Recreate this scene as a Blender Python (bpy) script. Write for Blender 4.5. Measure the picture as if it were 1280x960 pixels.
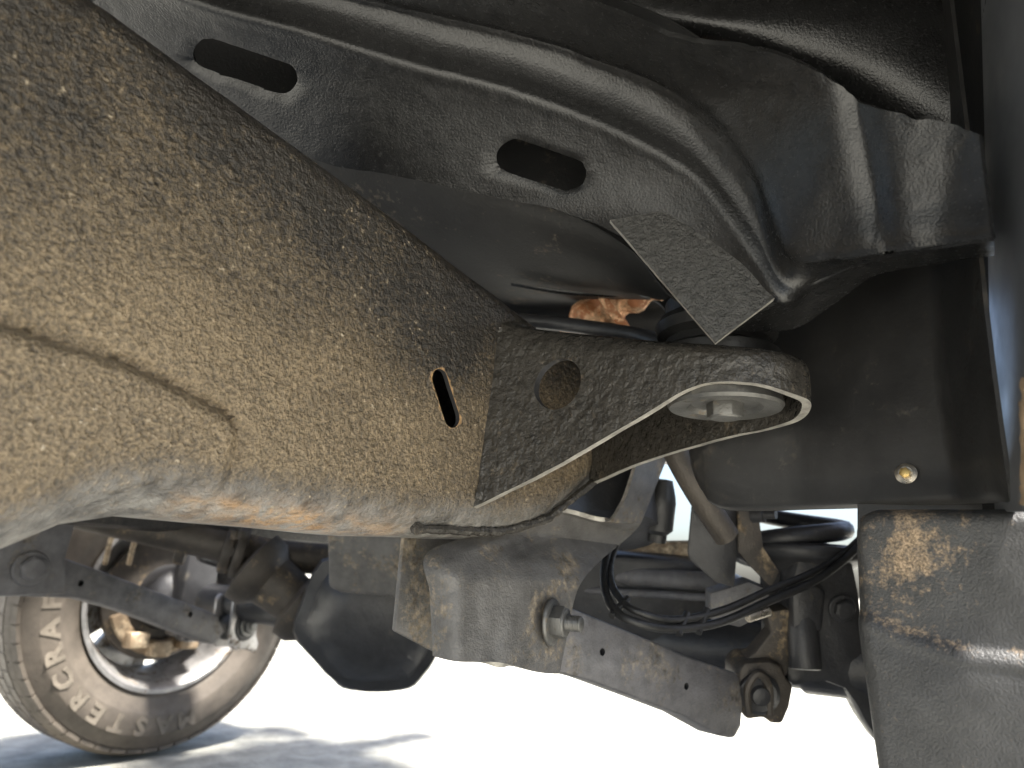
import bpy, bmesh, math, random
import numpy as np
from mathutils import Vector, Matrix, noise as mnoise

scene = bpy.context.scene
for o in list(bpy.data.objects):
    bpy.data.objects.remove(o)
random.seed(7)

# ------------------------------------------------------------------ camera
F_PX = 900.0
TH, PIT, ROLL = math.radians(40), math.radians(14.9), math.radians(3.4)
CAM = np.array([0, 0, .5])
_h = np.array([math.cos(TH), math.sin(TH), 0]); _r = np.array([math.sin(TH), -math.cos(TH), 0]); _z = np.array([0, 0, 1.])
FW = _h*math.cos(PIT) + _z*math.sin(PIT)
_u = -_h*math.sin(PIT) + _z*math.cos(PIT)
RT = _r*math.cos(ROLL) + _u*math.sin(ROLL)
UP = _u*math.cos(ROLL) - _r*math.sin(ROLL)
cd = bpy.data.cameras.new('camera'); cam = bpy.data.objects.new('camera', cd)
scene.collection.objects.link(cam); scene.camera = cam
cd.sensor_fit = 'HORIZONTAL'; cd.sensor_width = 36; cd.lens = F_PX/1280*36
cd.clip_start = .01; cd.clip_end = 500
cam.matrix_world = Matrix(((RT[0], UP[0], -FW[0], CAM[0]), (RT[1], UP[1], -FW[1], CAM[1]),
                           (RT[2], UP[2], -FW[2], CAM[2]), (0, 0, 0, 1)))
cd.dof.use_dof = True; cd.dof.focus_distance = .66; cd.dof.aperture_fstop = 5.5

# ------------------------------------------------------------------ sky, sun, exposure
SUN_EL, SUN_AZ = math.radians(69), math.radians(-92)      # azimuth of the sun seen from the truck, ccw from +X (forward)
w = bpy.data.worlds.new('World'); scene.world = w; w.use_nodes = True
nt = w.node_tree; bg = nt.nodes['Background']
sky = nt.nodes.new('ShaderNodeTexSky'); sky.sky_type = 'NISHITA'; sky.sun_disc = False
sky.sun_elevation = SUN_EL; sky.sun_rotation = math.pi/2 - SUN_AZ
sky.air_density = 1.0; sky.dust_density = 4.0
nt.links.new(sky.outputs[0], bg.inputs[0]); bg.inputs[1].default_value = .075
sl = bpy.data.lights.new('sun', 'SUN'); sun = bpy.data.objects.new('sun', sl); scene.collection.objects.link(sun)
sl.energy = 4.3; sl.angle = math.radians(9); sl.color = (1, .96, .90)
sdir = Vector((math.cos(SUN_EL)*math.cos(SUN_AZ), math.cos(SUN_EL)*math.sin(SUN_AZ), math.sin(SUN_EL)))
sun.rotation_euler = sdir.to_track_quat('Z', 'Y').to_euler(); sun.location = (-3, -3, 6)
vs = scene.view_settings
vs.view_transform = 'Standard'; vs.look = 'None'; vs.gamma = 1; vs.use_curve_mapping = False; vs.exposure = 2.5
vs.use_white_balance = True; vs.white_balance_temperature = 6500; vs.white_balance_tint = 10   # the phone's balance for open shade

# ------------------------------------------------------------------ pixel -> place helpers (photo pixels, 1280x960)
def ray(x, y): return FW + RT*(x-640)/F_PX + UP*(480-y)/F_PX
def D(x, y, d): return CAM + ray(x, y)*d                                    # at a depth
def PX(x, y, v): r = ray(x, y); return CAM + r*(v-CAM[0])/r[0]              # on the plane X = v
def PY(x, y, v): r = ray(x, y); return CAM + r*(v-CAM[1])/r[1]
def PZ(x, y, v): r = ray(x, y); return CAM + r*(v-CAM[2])/r[2]
def PN(x, y, p, n):                                                         # on the plane through p with normal n
    r = ray(x, y); n = np.array(n, float); return CAM + r*(np.dot(np.array(p)-CAM, n)/np.dot(r, n))

# ------------------------------------------------------------------ materials
MATS = {}
def mat(name, base, rough=.5, metal=0.0, dust=None, dust_amt=.0, dust_scale=6, dust_z=None, grain=300, bump=.3,
        lump=40, lumpb=.2, spec=.5, speck=None, vary=.35, coat=0, dist=.002, attr=False, orange=None, fine=.42, stip=2.6, dcon=1.0, drough=.85, bounce_grey=(.30, .287, .265)):
    m = bpy.data.materials.new(name); m.use_nodes = True; n = m.node_tree.nodes; L = m.node_tree.links
    b = n['Principled BSDF']; b.inputs['Roughness'].default_value = rough; b.inputs['Metallic'].default_value = metal
    b.inputs['Specular IOR Level'].default_value = spec; b.inputs['Coat Weight'].default_value = coat; b.inputs['Coat Roughness'].default_value = .3
    tc = n.new('ShaderNodeTexCoord'); V = tc.outputs['Object']
    def nz(scale, det=4, r=.55, dis=0):
        k = n.new('ShaderNodeTexNoise'); k.inputs['Scale'].default_value = scale; k.inputs['Detail'].default_value = det
        k.inputs['Roughness'].default_value = r; k.inputs['Distortion'].default_value = dis; L.new(V, k.inputs['Vector']); return k.outputs['Fac']
    def ramp(s, a, c, va=(0, 0, 0, 1), vb=(1, 1, 1, 1)):
        k = n.new('ShaderNodeValToRGB'); k.color_ramp.elements[0].position = a; k.color_ramp.elements[1].position = c
        k.color_ramp.elements[0].color = va; k.color_ramp.elements[1].color = vb; L.new(s, k.inputs[0]); return k.outputs['Color']
    def mixc(f, a, c):
        k = n.new('ShaderNodeMix'); k.data_type = 'RGBA'
        if isinstance(f, float): k.inputs[0].default_value = f
        else: L.new(f, k.inputs[0])
        for i, s in ((6, a), (7, c)):
            if isinstance(s, tuple): k.inputs[i].default_value = (*s[:3], 1)
            else: L.new(s, k.inputs[i])
        return k.outputs[2]
    def math_(op, a, c):
        k = n.new('ShaderNodeMath'); k.operation = op; k.use_clamp = True
        for i, s in ((0, a), (1, c)):
            if isinstance(s, (int, float)): k.inputs[i].default_value = s
            else: L.new(s, k.inputs[i])
        return k.outputs[0]
    hi = tuple(min(1, c*(1+vary)) for c in base); lo = tuple(c*(1-vary) for c in base)
    col = mixc(ramp(nz(lump*.6, 6, .65), .3, .7), lo, hi)
    rsock = None
    g = nz(grain, 3, .6)
    if dust:
        f = ramp(nz(dust_scale, 7, .62, .3), .62-dust_amt*.45, .85-dust_amt*.45)
        if attr:
            at = n.new('ShaderNodeVertexColor'); at.layer_name = 'dust'; sa = n.new('ShaderNodeSeparateColor'); L.new(at.outputs[0], sa.inputs[0])
            k = n.new('ShaderNodeMath'); k.operation = 'ADD'; L.new(sa.outputs[0], k.inputs[0])
            k2 = n.new('ShaderNodeMath'); k2.operation = 'MULTIPLY_ADD'; L.new(nz(11, 6, .62, .3), k2.inputs[0]); k2.inputs[1].default_value = 1.0; k2.inputs[2].default_value = -.5; L.new(k2.outputs[0], k.inputs[1])
            f = k.outputs[0]
        if dust_z:
            sx = n.new('ShaderNodeSeparateXYZ'); L.new(V, sx.inputs[0])
            mr = n.new('ShaderNodeMapRange'); mr.interpolation_type = 'SMOOTHSTEP'
            mr.inputs[1].default_value, mr.inputs[2].default_value = dust_z[:2]
            L.new(sx.outputs[dust_z[2] if len(dust_z) > 2 else 2], mr.inputs[0])
            f = math_('MULTIPLY', f, mr.outputs[0])
            if len(dust_z) > 3:
                mr2 = n.new('ShaderNodeMapRange'); mr2.interpolation_type = 'SMOOTHSTEP'
                mr2.inputs[1].default_value, mr2.inputs[2].default_value = dust_z[3:5]
                L.new(sx.outputs[2], mr2.inputs[0]); f = math_('MULTIPLY', f, mr2.outputs[0])
        k3 = n.new('ShaderNodeMath'); k3.operation = 'MULTIPLY_ADD'; L.new(nz(grain*fine, 5, .72), k3.inputs[0]); k3.inputs[1].default_value = stip; k3.inputs[2].default_value = -stip/2
        k4 = n.new('ShaderNodeMath'); k4.operation = 'ADD'; L.new(f, k4.inputs[0]); L.new(k3.outputs[0], k4.inputs[1])
        fg = ramp(k4.outputs[0], .30, .85) if stip > 2 else ramp(k4.outputs[0], .05, .95)
        dv = mixc(ramp(g if attr else nz(grain*.25, 4, .6), .36, .64), tuple(c*(1-.58*dcon) for c in dust), tuple(min(1, c*(1+.6*dcon)) for c in dust))  # relief shading put into the dust colour: pits darker, grain tops paler
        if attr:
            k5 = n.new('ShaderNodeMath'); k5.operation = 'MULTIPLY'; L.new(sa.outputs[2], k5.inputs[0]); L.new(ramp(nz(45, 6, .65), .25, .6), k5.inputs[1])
            col = mixc(k5.outputs[0], col, bounce_grey)  # paler grey painted in for bright ground reflected on the lower edge
        col = mixc(fg, col, dv)
        if orange:
            k = n.new('ShaderNodeMath'); k.operation = 'MULTIPLY'; L.new(sa.outputs[1], k.inputs[0]); L.new(ramp(nz(55, 7, .75, .6), .38, .58), k.inputs[1])
            col = mixc(k.outputs[0], col, orange)
        rr = n.new('ShaderNodeMapRange'); L.new(fg, rr.inputs[0]); rr.inputs[3].default_value = rough; rr.inputs[4].default_value = drough
        L.new(rr.outputs[0], b.inputs['Roughness'])
    else:
        rr = n.new('ShaderNodeMapRange'); L.new(nz(lump*2, 5, .6), rr.inputs[0]); rr.inputs[1].default_value = .3; rr.inputs[2].default_value = .7
        rr.inputs[3].default_value = max(.05, rough-.1); rr.inputs[4].default_value = min(1, rough+.12); L.new(rr.outputs[0], b.inputs['Roughness'])
    if speck:
        sp = ramp(nz(grain*.5, 2, .5), .67, .73); sp = math_('MULTIPLY', sp, ramp(nz(12, 4, .6), .42, .62)); col = mixc(sp, col, speck)
    L.new(col, b.inputs['Base Color'])
    b1 = n.new('ShaderNodeBump'); b1.inputs['Strength'].default_value = lumpb; b1.inputs['Distance'].default_value = dist*3; L.new(nz(lump, 4, .5), b1.inputs['Height'])
    b2 = n.new('ShaderNodeBump'); b2.inputs['Strength'].default_value = bump; b2.inputs['Distance'].default_value = dist; L.new(g, b2.inputs['Height'])
    L.new(b1.outputs[0], b2.inputs['Normal']); L.new(b2.outputs[0], b.inputs['Normal'])
    MATS[name] = m; return m

TAN = (.36, .265, .155)
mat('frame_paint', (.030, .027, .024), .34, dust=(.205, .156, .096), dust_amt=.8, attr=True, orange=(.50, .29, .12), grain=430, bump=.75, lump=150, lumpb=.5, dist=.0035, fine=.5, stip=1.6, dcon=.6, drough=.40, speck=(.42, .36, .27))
mat('bracket_paint', (.046, .042, .036), .24, dust=(.12, .095, .065), dust_amt=.18, dust_scale=14, grain=330, bump=.4, lump=120, lumpb=.45, dist=.003)
mat('plate_paint', (.075, .074, .071), .38, grain=620, bump=.9, lump=230, lumpb=.8, dist=.003)
mat('bare_edge', (.38, .36, .32), .45, .35, grain=300, bump=.5, lump=90, lumpb=.3, vary=.5)
mat('floor_paint', (.0115, .0115, .0115), .20, grain=480, bump=.35, lump=110, lumpb=.07, dist=.002, coat=.25)
mat('floor_dark', (.016, .016, .016), .60, dust=(.12, .10, .08), dust_amt=.15, dust_scale=9, grain=300, bump=.25, lump=25, lumpb=.2)
mat('arm_paint', (.125, .122, .125), .5, dust=(.17, .15, .125), dust_amt=.3, dust_scale=16, grain=350, bump=.45, lump=60, lumpb=.2)
mat('control_bracket_paint', (.105, .101, .096), .42, dust=(.20, .165, .12), dust_amt=.35, dust_scale=14, grain=380, bump=.5, lump=55, lumpb=.3)
mat('black_steel', (.034, .034, .036), .40, dust=(.09, .08, .065), dust_amt=.12, dust_scale=14, grain=250, bump=.3, lump=40)
mat('dirty_steel', (.07, .06, .05), .5, .2, dust=(.25, .19, .12), dust_amt=.25, dust_scale=18, grain=400, bump=.5)
mat('bolt_steel', (.15, .148, .14), .42, .6, dust=(.20, .165, .12), dust_amt=.15, dust_scale=40, grain=500, bump=.3)
mat('zinc', (.55, .5, .42), .3, .85, grain=500, bump=.2)
mat('brass', (.6, .42, .16), .3, .9, grain=500, bump=.15)
mat('rubber', (.016, .016, .016), .45, grain=250, bump=.2)
mat('liner_plastic', (.024, .0235, .023), .42, dust=(.055, .048, .04), dust_amt=.15, dust_scale=7, grain=260, bump=.12, lump=30, lumpb=.12)
mat('flap_rubber', (.042, .042, .041), .47, dust=(.27, .20, .13), dust_amt=.7, attr=True, stip=2.2, fine=.35, grain=560, bump=.5, lump=60, lumpb=.15)
mat('fender_paint', (.12, .125, .135), .35, grain=600, bump=.05, lump=10, lumpb=.03, vary=.1, coat=.4)
mat('dried_mud', (.42, .30, .19), .85, grain=300, bump=.8, lump=80, lumpb=.5)
mat('rust', (.34, .13, .05), .6, dust=(.62, .40, .24), dust_amt=.6, dust_scale=30, grain=300, bump=.4)
mat('tan_steel', (.26, .19, .12), .6, dust=(.40, .32, .22), dust_amt=.5, dust_scale=20, grain=300, bump=.3)
mat('tyre_rubber', (.105, .088, .070), .6, grain=300, bump=.4, lump=30, lumpb=.2, vary=.3)
mat('tyre_letter', (.165, .142, .112), .65, grain=300, bump=.3)
mat('aluminium', (.42, .41, .40), .4, .7, dust=(.2, .16, .12), dust_amt=.35, dust_scale=20, grain=300, bump=.3)
# pale concrete ground
m = mat('concrete', (.33, .325, .285), .85, grain=90, bump=.6, lump=22, lumpb=.4, vary=.35, dist=.006)

# ------------------------------------------------------------------ mesh helpers
col = scene.collection
truck = bpy.data.objects.new('pickup_truck', None); col.objects.link(truck)
truck.location = (.6, .9, 0)
truck['label'] = 'underside of a black pickup truck with dusty frame rail and front suspension'
truck['category'] = 'truck'

def obj(name, bm, material, parent=truck, label=None, smooth=True, angle=40, solid=0, off=-1, bevel=0, subsurf=0, extra=()):
    bmesh.ops.recalc_face_normals(bm, faces=bm.faces)
    me = bpy.data.meshes.new(name); bm.to_mesh(me); bm.free()
    if smooth:
        me.polygons.foreach_set('use_smooth', [True]*len(me.polygons))
    o = bpy.data.objects.new(name, me); col.objects.link(o)
    me.materials.append(MATS[material])
    for e in extra: me.materials.append(MATS[e])
    if solid:
        s = o.modifiers.new('s', 'SOLIDIFY'); s.thickness = solid; s.offset = off; s.use_even_offset = True
        if extra: s.material_offset_rim = 1
    if bevel:
        v = o.modifiers.new('b', 'BEVEL'); v.width = bevel; v.segments = 2; v.limit_method = 'ANGLE'; v.angle_limit = math.radians(35)
    if subsurf:
        v = o.modifiers.new('u', 'SUBSURF'); v.levels = v.render_levels = subsurf
    if parent is not None:
        o.parent = parent
        t = parent
        loc = Vector((0, 0, 0))
        while t is not None:
            loc += t.location; t = t.parent
        o.location = -loc
    if label: o['label'] = label
    o['_ang'] = angle
    return o

def bake(o, cutters=(), sharp=True):
    for c in cutters:
        b = o.modifiers.new('c', 'BOOLEAN'); b.operation = 'DIFFERENCE'; b.object = c; b.solver = 'EXACT'; b.material_mode = 'TRANSFER'
    bpy.context.view_layer.update()
    dg = bpy.context.evaluated_depsgraph_get()
    me = bpy.data.meshes.new_from_object(o.evaluated_get(dg))
    mats = list(o.data.materials)
    o.modifiers.clear(); o.data = me
    if len(me.materials) == 0:
        for q in mats: me.materials.append(q)
    for c in cutters:
        bpy.data.objects.remove(c)
    return o

def finish():
    bpy.context.view_layer.update()
    dg = bpy.context.evaluated_depsgraph_get()
    for o in col.objects:
        if o.type == 'MESH' and '_ang' in o:
            if o.modifiers:
                me = bpy.data.meshes.new_from_object(o.evaluated_get(dg)); o.modifiers.clear(); o.data = me
            o.data.set_sharp_from_angle(angle=math.radians(o['_ang'])); del o['_ang']

def catmull(P, n, closed=False):
    P = np.array(P, float); k = len(P); out = []
    segs = k if closed else k-1
    for i in range(segs):
        if closed: a, b, c, d = P[(i-1) % k], P[i], P[(i+1) % k], P[(i+2) % k]
        else: a, b, c, d = P[max(i-1, 0)], P[i], P[i+1], P[min(i+2, k-1)]
        for j in range(n):
            t = j/n
            out.append(.5*(2*b + (c-a)*t + (2*a-5*b+4*c-d)*t*t + (3*b-a-3*c+d)*t**3))
    if not closed: out.append(P[-1])
    return np.array(out)

def resample(P, n):
    P = np.array(P, float); s = np.r_[0, np.cumsum(np.linalg.norm(np.diff(P, axis=0), axis=1))]
    t = np.linspace(0, s[-1], n)
    return np.stack([np.interp(t, s, P[:, k]) for k in range(P.shape[1])], 1)

def grid(bm, G, cu=False, cv=False):
    R, Cn = len(G), len(G[0])
    V = [[bm.verts.new(Vector(p)) for p in row] for row in G]
    for i in range(R if cu else R-1):
        for j in range(Cn if cv else Cn-1):
            a, b, c, d = V[i][j], V[i][(j+1) % Cn], V[(i+1) % R][(j+1) % Cn], V[(i+1) % R][j]
            if len({a, b, c, d}) == 4: bm.faces.new((a, b, c, d))
    return V

def sheet(rows, nu=6, nv=6):
    """control rows of 3-D points -> smooth dense grid"""
    A = [catmull(r, nv) for r in rows]
    A = np.array(A); B = np.stack([catmull(A[:, j], nu) for j in range(A.shape[1])], 1)
    return B

def tube(bm, P, r, n=12, cap=True):
    P = [Vector(p) for p in P]; k = len(P)
    rr = r if hasattr(r, '__len__') else [r]*k
    t = (P[1]-P[0]).normalized(); a = t.orthogonal().normalized(); rings = []
    for i in range(k):
        t = (P[min(i+1, k-1)]-P[max(i-1, 0)]).normalized()
        a = (a - t*a.dot(t)).normalized(); b = t.cross(a)
        rings.append([P[i] + (a*math.cos(2*math.pi*j/n) + b*math.sin(2*math.pi*j/n))*rr[i] for j in range(n)])
    V = grid(bm, rings, cv=True)
    if cap: bm.faces.new(V[0][::-1]); bm.faces.new(V[-1])

def lathe(bm, prof, o, axis, n=32, up=None):
    """prof: (radius, distance along axis)"""
    ax = Vector(axis).normalized(); a = (Vector(up) if up else ax.orthogonal()); a = (a-ax*a.dot(ax)).normalized(); b = ax.cross(a); o = Vector(o)
    rings = []
    for r, h in prof:
        rings.append([o + ax*h + (a*math.cos(2*math.pi*j/n) + b*math.sin(2*math.pi*j/n))*max(r, 1e-5) for j in range(n)])
    V = grid(bm, rings, cv=True)
    if prof[0][0] > 1e-4: bm.faces.new(V[0][::-1])
    if prof[-1][0] > 1e-4: bm.faces.new(V[-1])

def prism(bm, pts, vec):
    a = [bm.verts.new(Vector(p)) for p in pts]; b = [bm.verts.new(Vector(p)+Vector(vec)) for p in pts]
    bm.faces.new(a); bm.faces.new(b[::-1]); k = len(a)
    for i in range(k): bm.faces.new((a[i], b[i], b[(i+1) % k], a[(i+1) % k]))

def box(bm, c, s, rot=None):
    M = Matrix.Translation(c) @ (rot.to_4x4() if rot else Matrix()) @ Matrix.Diagonal((*s, 1))
    bmesh.ops.create_cube(bm, size=1, matrix=M)

def cutter(bm):
    bmesh.ops.recalc_face_normals(bm, faces=bm.faces)
    bm.verts.layers.float_color.new('dust')
    me = bpy.data.meshes.new('cut'); bm.to_mesh(me); bm.free(); me.materials.append(MATS['black_steel']); o = bpy.data.objects.new('cut', me); col.objects.link(o); return o

def slot_cut(a, b, r, nrm, depth):
    """capsule between 3-D points a, b, cut along nrm"""
    a, b, nrm = Vector(a), Vector(b), Vector(nrm).normalized()
    d = (b-a).normalized() if (b-a).length > 1e-6 else nrm.orthogonal(); d = (d-nrm*d.dot(nrm)).normalized(); e = nrm.cross(d)
    P = []
    for j in range(13): t = -math.pi/2 + math.pi*j/12; P.append(b + d*math.cos(t)*r + e*math.sin(t)*r)
    for j in range(13): t = math.pi/2 + math.pi*j/12; P.append(a + d*math.cos(t)*r + e*math.sin(t)*r)
    bm = bmesh.new(); prism(bm, [p-nrm*depth for p in P], nrm*2*depth); return cutter(bm)

def hexbolt(name, c, axis, r, h, material='bolt_steel', parent=truck, washer=True, stud=0, label=None):
    ax = Vector(axis).normalized(); a = ax.orthogonal().normalized(); b = ax.cross(a); c = Vector(c)
    bm = bmesh.new(); h0 = 0
    if washer: lathe(bm, [(r*1.55, 0), (r*1.6, r*.15), (r*1.45, r*.3)], c, ax, 28); h0 = r*.28
    P = [c + ax*h0 + (a*math.cos(math.pi/3*j) + b*math.sin(math.pi/3*j))*r*1.12 for j in range(6)]
    prism(bm, P, ax*h)
    lathe(bm, [(r*.98, h0+h-.0005), (r*.85, h0+h+r*.1)], c, ax, 18)
    if stud:
        k = 10
        prof = []
        for j in range(k): prof += [(r*.56, h0+h+stud*j/k), (r*.49, h0+h+stud*(j+.5)/k)]
        lathe(bm, prof + [(r*.4, h0+h+stud)], c, ax, 16)
    return obj(name, bm, material, parent, label, bevel=r*.05)

def nz(p, s): return mnoise.noise(Vector(p)*s)

# ------------------------------------------------------------------ ground
bm = bmesh.new(); bmesh.ops.create_grid(bm, x_segments=4, y_segments=4, size=150)
g = obj('ground', bm, 'concrete', None); g['kind'] = 'structure'

# ------------------------------------------------------------------ near frame rail: hollow box section, rounded lower edge, stepped reinforcement
YF = .48
XS = np.r_[np.linspace(-.7, -.04, 14), np.arange(-.03, .80, .005), np.linspace(.81, 1.9, 26)]
ZT = lambda x: np.interp(x, [-.7, .13, .35, .56, .70, .80, 1.0, 1.9], [.875, .863, .832, .796, .772, .78, .83, .86])
ZB = lambda x: np.interp(x, [-.7, -.1, .05, .13, .18, .22, .43, .58, .66, .74, .82, .92, 1.2, 1.9], [.36, .40, .452, .485, .515, .525, .527, .535, .552, .60, .645, .685, .70, .72])
stepx = np.array([[-.7, .63], [.10, .622], [.18, .617], [.235, .605], [.258, .598], [.268, .585], [.266, .55], [.255, .50]])
def step_dist(x, z):
    # signed: positive inside the raised lower-left plate
    top = np.interp(x, stepx[:6, 0], stepx[:6, 1]); dz = top - z
    dx = np.interp(z, [.50, .55, .585], [.255, .266, .268]) - x
    return min(dz, dx)
bm = bmesh.new(); G = []
for x in XS:
    zt, zb = float(ZT(x)), float(ZB(x)); W = .10; row = []
    rb, rt = .050, .028
    prof = []
    for a in np.linspace(0, 90, 8): prof.append((W-rt + rt*math.sin(math.radians(a)) , zt - rt + rt*math.cos(math.radians(a))))
    prof = []
    # start inside top, go outboard over the top, down the outer face, under, back up
    for a in np.linspace(90, 0, 6): prof.append((W-.02+.02*math.sin(math.radians(90-a)) if False else W-.02+.02*math.cos(math.radians(a)), zt-.02+.02*math.sin(math.radians(a))))
    prof = prof[::-1]                                        # inner wall -> top
    for a in np.linspace(90, 180, 8): prof.append((rt+rt*math.cos(math.radians(a)), zt-rt+rt*math.sin(math.radians(a))))
    for t in np.linspace(0, 1, 60)[1:-1]: prof.append((0, zt-rt + (zb+rb-(zt-rt))*t))
    for a in np.linspace(180, 270, 14): prof.append((rb+rb*math.cos(math.radians(a)), zb+rb+rb*math.sin(math.radians(a))))
    for a in np.linspace(270, 360, 6): prof.append((W-.02+.02*math.cos(math.radians(a)), zb+.02+.02*math.sin(math.radians(a))))
    for (dy, z) in prof:
        y = YF + dy
        if dy < .045:
            s = step_dist(x, z); e = 1/(1+math.exp(-s/.0018)) if abs(s) < .05 else float(s > 0)
            k_ = min(1, max(0, (z-zb-.004)/.02)); y -= .006*e*k_
            y += .0065*math.exp(-((s+.004)/.0042)**2)*k_
            y += .0012*nz((x, y, z), 18) + .0006*nz((x, y, z), 60)
            # shallow belly towards the bracket
            y -= .006*math.exp(-((x-.50)/.09)**2)*0
        row.append((x, y, z + .001*nz((x, y, z), 14)))
    G.append(row)
grid(bm, G, cv=True)
def to_px(p):
    d = np.array(p)-CAM; k = d@FW
    return (640+F_PX*(d@RT)/k, 480-F_PX*(d@UP)/k) if k > .05 else (-900, 500)
lay = bm.verts.layers.float_color.new('dust')  # channels: dust amount, orange stain, painted ground reflection
SEG = np.array([(60, -60), (250, 90), (390, 200), (470, 330), (560, 430)], float)
def dist_poly(p, Q):
    best = 1e9
    for a, b in zip(Q[:-1], Q[1:]):
        t = np.clip(np.dot(p-a, b-a)/np.dot(b-a, b-a), 0, 1); best = min(best, np.linalg.norm(p-a-(b-a)*t))
    return best
for v in bm.verts:
    p = v.co; zb = float(ZB(p.x)); x, y = to_px(p)
    dd = .80 - .72*math.exp(-(dist_poly(np.array((x, y)), SEG)/62)**2)
    dd -= .16*min(1, max(0, (x-520)/120))                                   # barer towards the bracket
    tt = (float(ZT(p.x))-p.z)/(float(ZT(p.x))-zb); tt = min(1, max(0, (tt-.06)/.62)); dd *= .10+.90*tt*tt*(3-2*tt)
    hz = (p.z-zb)/.05
    dd *= min(1, max(0, hz-.35)/.6)
    if p.z > float(ZT(p.x))-.05: dd = min(dd, .30)
    og = max(0, 1-abs(p.x-.35)/.12)**.5*math.exp(-((p.z-zb-.007)/.010)**2)*(.65+.7*nz((p.x*.35, p.y*3, p.z*3), 40)) if p.y < YF+.06 else 0
    bounce = min(1, max(0, 1.25-(p.z-zb)/.034)) if p.y < YF+.09 else 0  # ground reflection put into the colour along the rounded lower edge
    v[lay] = (max(0, min(1, dd)), min(1, og*1.2), bounce, 1)
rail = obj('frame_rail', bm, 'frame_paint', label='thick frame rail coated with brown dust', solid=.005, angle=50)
a, b = PY(550, 475, YF), PY(565, 521, YF)
bake(rail, [slot_cut(a, b, .0108, (0, 1, 0), .03)])
# ------------------------------------------------------------------ body mount bracket (inverted U channel, open below)
plan = [(.545, .482), (.552, .44), (.556, .40), (.558, .32), (.561, .265), (.571, .222), (.592, .195), (.622, .187), (.652, .203), (.672, .235), (.686, .29), (.712, .39), (.74, .482)]
ztop = [.766, .752, .742, .722, .711, .704, .701, .701, .702, .706, .718, .742, .766]
zbot = [.563, .583, .602, .641, .667, .668, .661, .658, .652, .649, .645, .632, .612]
PP = catmull(np.c_[np.array(plan), ztop, zbot], 10)
spine = catmull(np.array([(.63, .482), (.63, .44), (.63, .40), (.628, .32), (.625, .29), (.624, .275), (.623, .268), (.622, .266), (.623, .268), (.624, .275), (.628, .30), (.632, .39), (.64, .482)]), 10)
bm = bmesh.new(); G = []
for (x, y, zt, zb), (sx, sy) in zip(PP, spine):
    row = []; r = .017
    n = Vector((sx-x, sy-y, 0)); n.normalize()
    # the near web leans out a little at the foot
    lean = -.018*max(0, (y-.26)/.22) if x < .6 else 0
    for t in np.linspace(0, 1, 14):
        z = zb+(zt-r-zb)*t
        row.append((x + lean*(1-(z-.563)/.2) + .0008*nz((x, y, z), 45), y + .0008*nz((x+3, y, z), 45), z))
    for a in np.linspace(0, 90, 7)[1:]:
        A = math.radians(a); row.append((x+n.x*r*(1-math.cos(A)), y+n.y*r*(1-math.cos(A)), zt-r+r*math.sin(A)))
    for t in (.4, .8, 1.0):
        bx, by = x+n.x*r, y+n.y*r
        row.append((bx+(sx-bx)*t, by+(sy-by)*t, zt+.003*t))
    G.append(row)
grid(bm, G); bmesh.ops.remove_doubles(bm, verts=bm.verts, dist=.0004)
brk = obj('body_mount_bracket', bm, 'bracket_paint', label='pitted body mount bracket with a large round hole', solid=.0075, off=-1, extra=('bare_edge',), angle=45)
hc = PX(700, 481, .555)
bm = bmesh.new(); lathe(bm, [(.0262, -.03), (.0262, .03)], hc, (1, 0, 0), 40)
bake(brk, [cutter(bm)])
# weld beads where bracket meets the rail
def weld(P, r, parent, name='weld_bead'):
    bm = bmesh.new(); Q = resample(P, max(8, int(np.sum(np.linalg.norm(np.diff(np.array(P), axis=0), axis=1))/.0035)))
    Q = [q + .0012*np.array([nz(q, 170), nz(q+5, 170), nz(q+9, 170)]) for q in Q]
    tube(bm, Q, [r*(1+.35*nz(q, 140)) for q in Q], 8)
    return obj(name, bm, 'bracket_paint', parent)
weld([(.530, .479, .57), (.538, .479, .62), (.545, .479, .70), (.549, .480, .755)], .0045, brk)
weld([(.549, .482, .757), (.57, .482, .768), (.64, .482, .770)], .0045, brk)
# washer, bolt, cushion
MC = Vector((.618, .262, 0))
bm = bmesh.new(); lathe(bm, [(.012, .664), (.030, .664), (.034, .660), (.050, .659), (.052, .662), (.050, .669), (.014, .670)], (MC.x, MC.y, 0), (0, 0, 1), 40)
obj('washer', bm, 'bolt_steel', brk, label='dished steel washer under the mount')
hexbolt('bolt', (MC.x, MC.y, .665), (0, 0, -1), .0150, .014, 'bolt_steel', brk, washer=False)
bm = bmesh.new(); lathe(bm, [(.03, .676), (.056, .70), (.060, .712), (.060, .722), (.052, .727), (.050, .735), (.058, .740), (.060, .750), (.056, .757), (.05, .76), (.05, .775), (.03, .79)], (MC.x+.03, MC.y+.02, 0), (0, 0, 1), 40)
obj('body_mount_cushion', bm, 'rubber', label='black ribbed rubber cushion between bracket and body')

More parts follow.
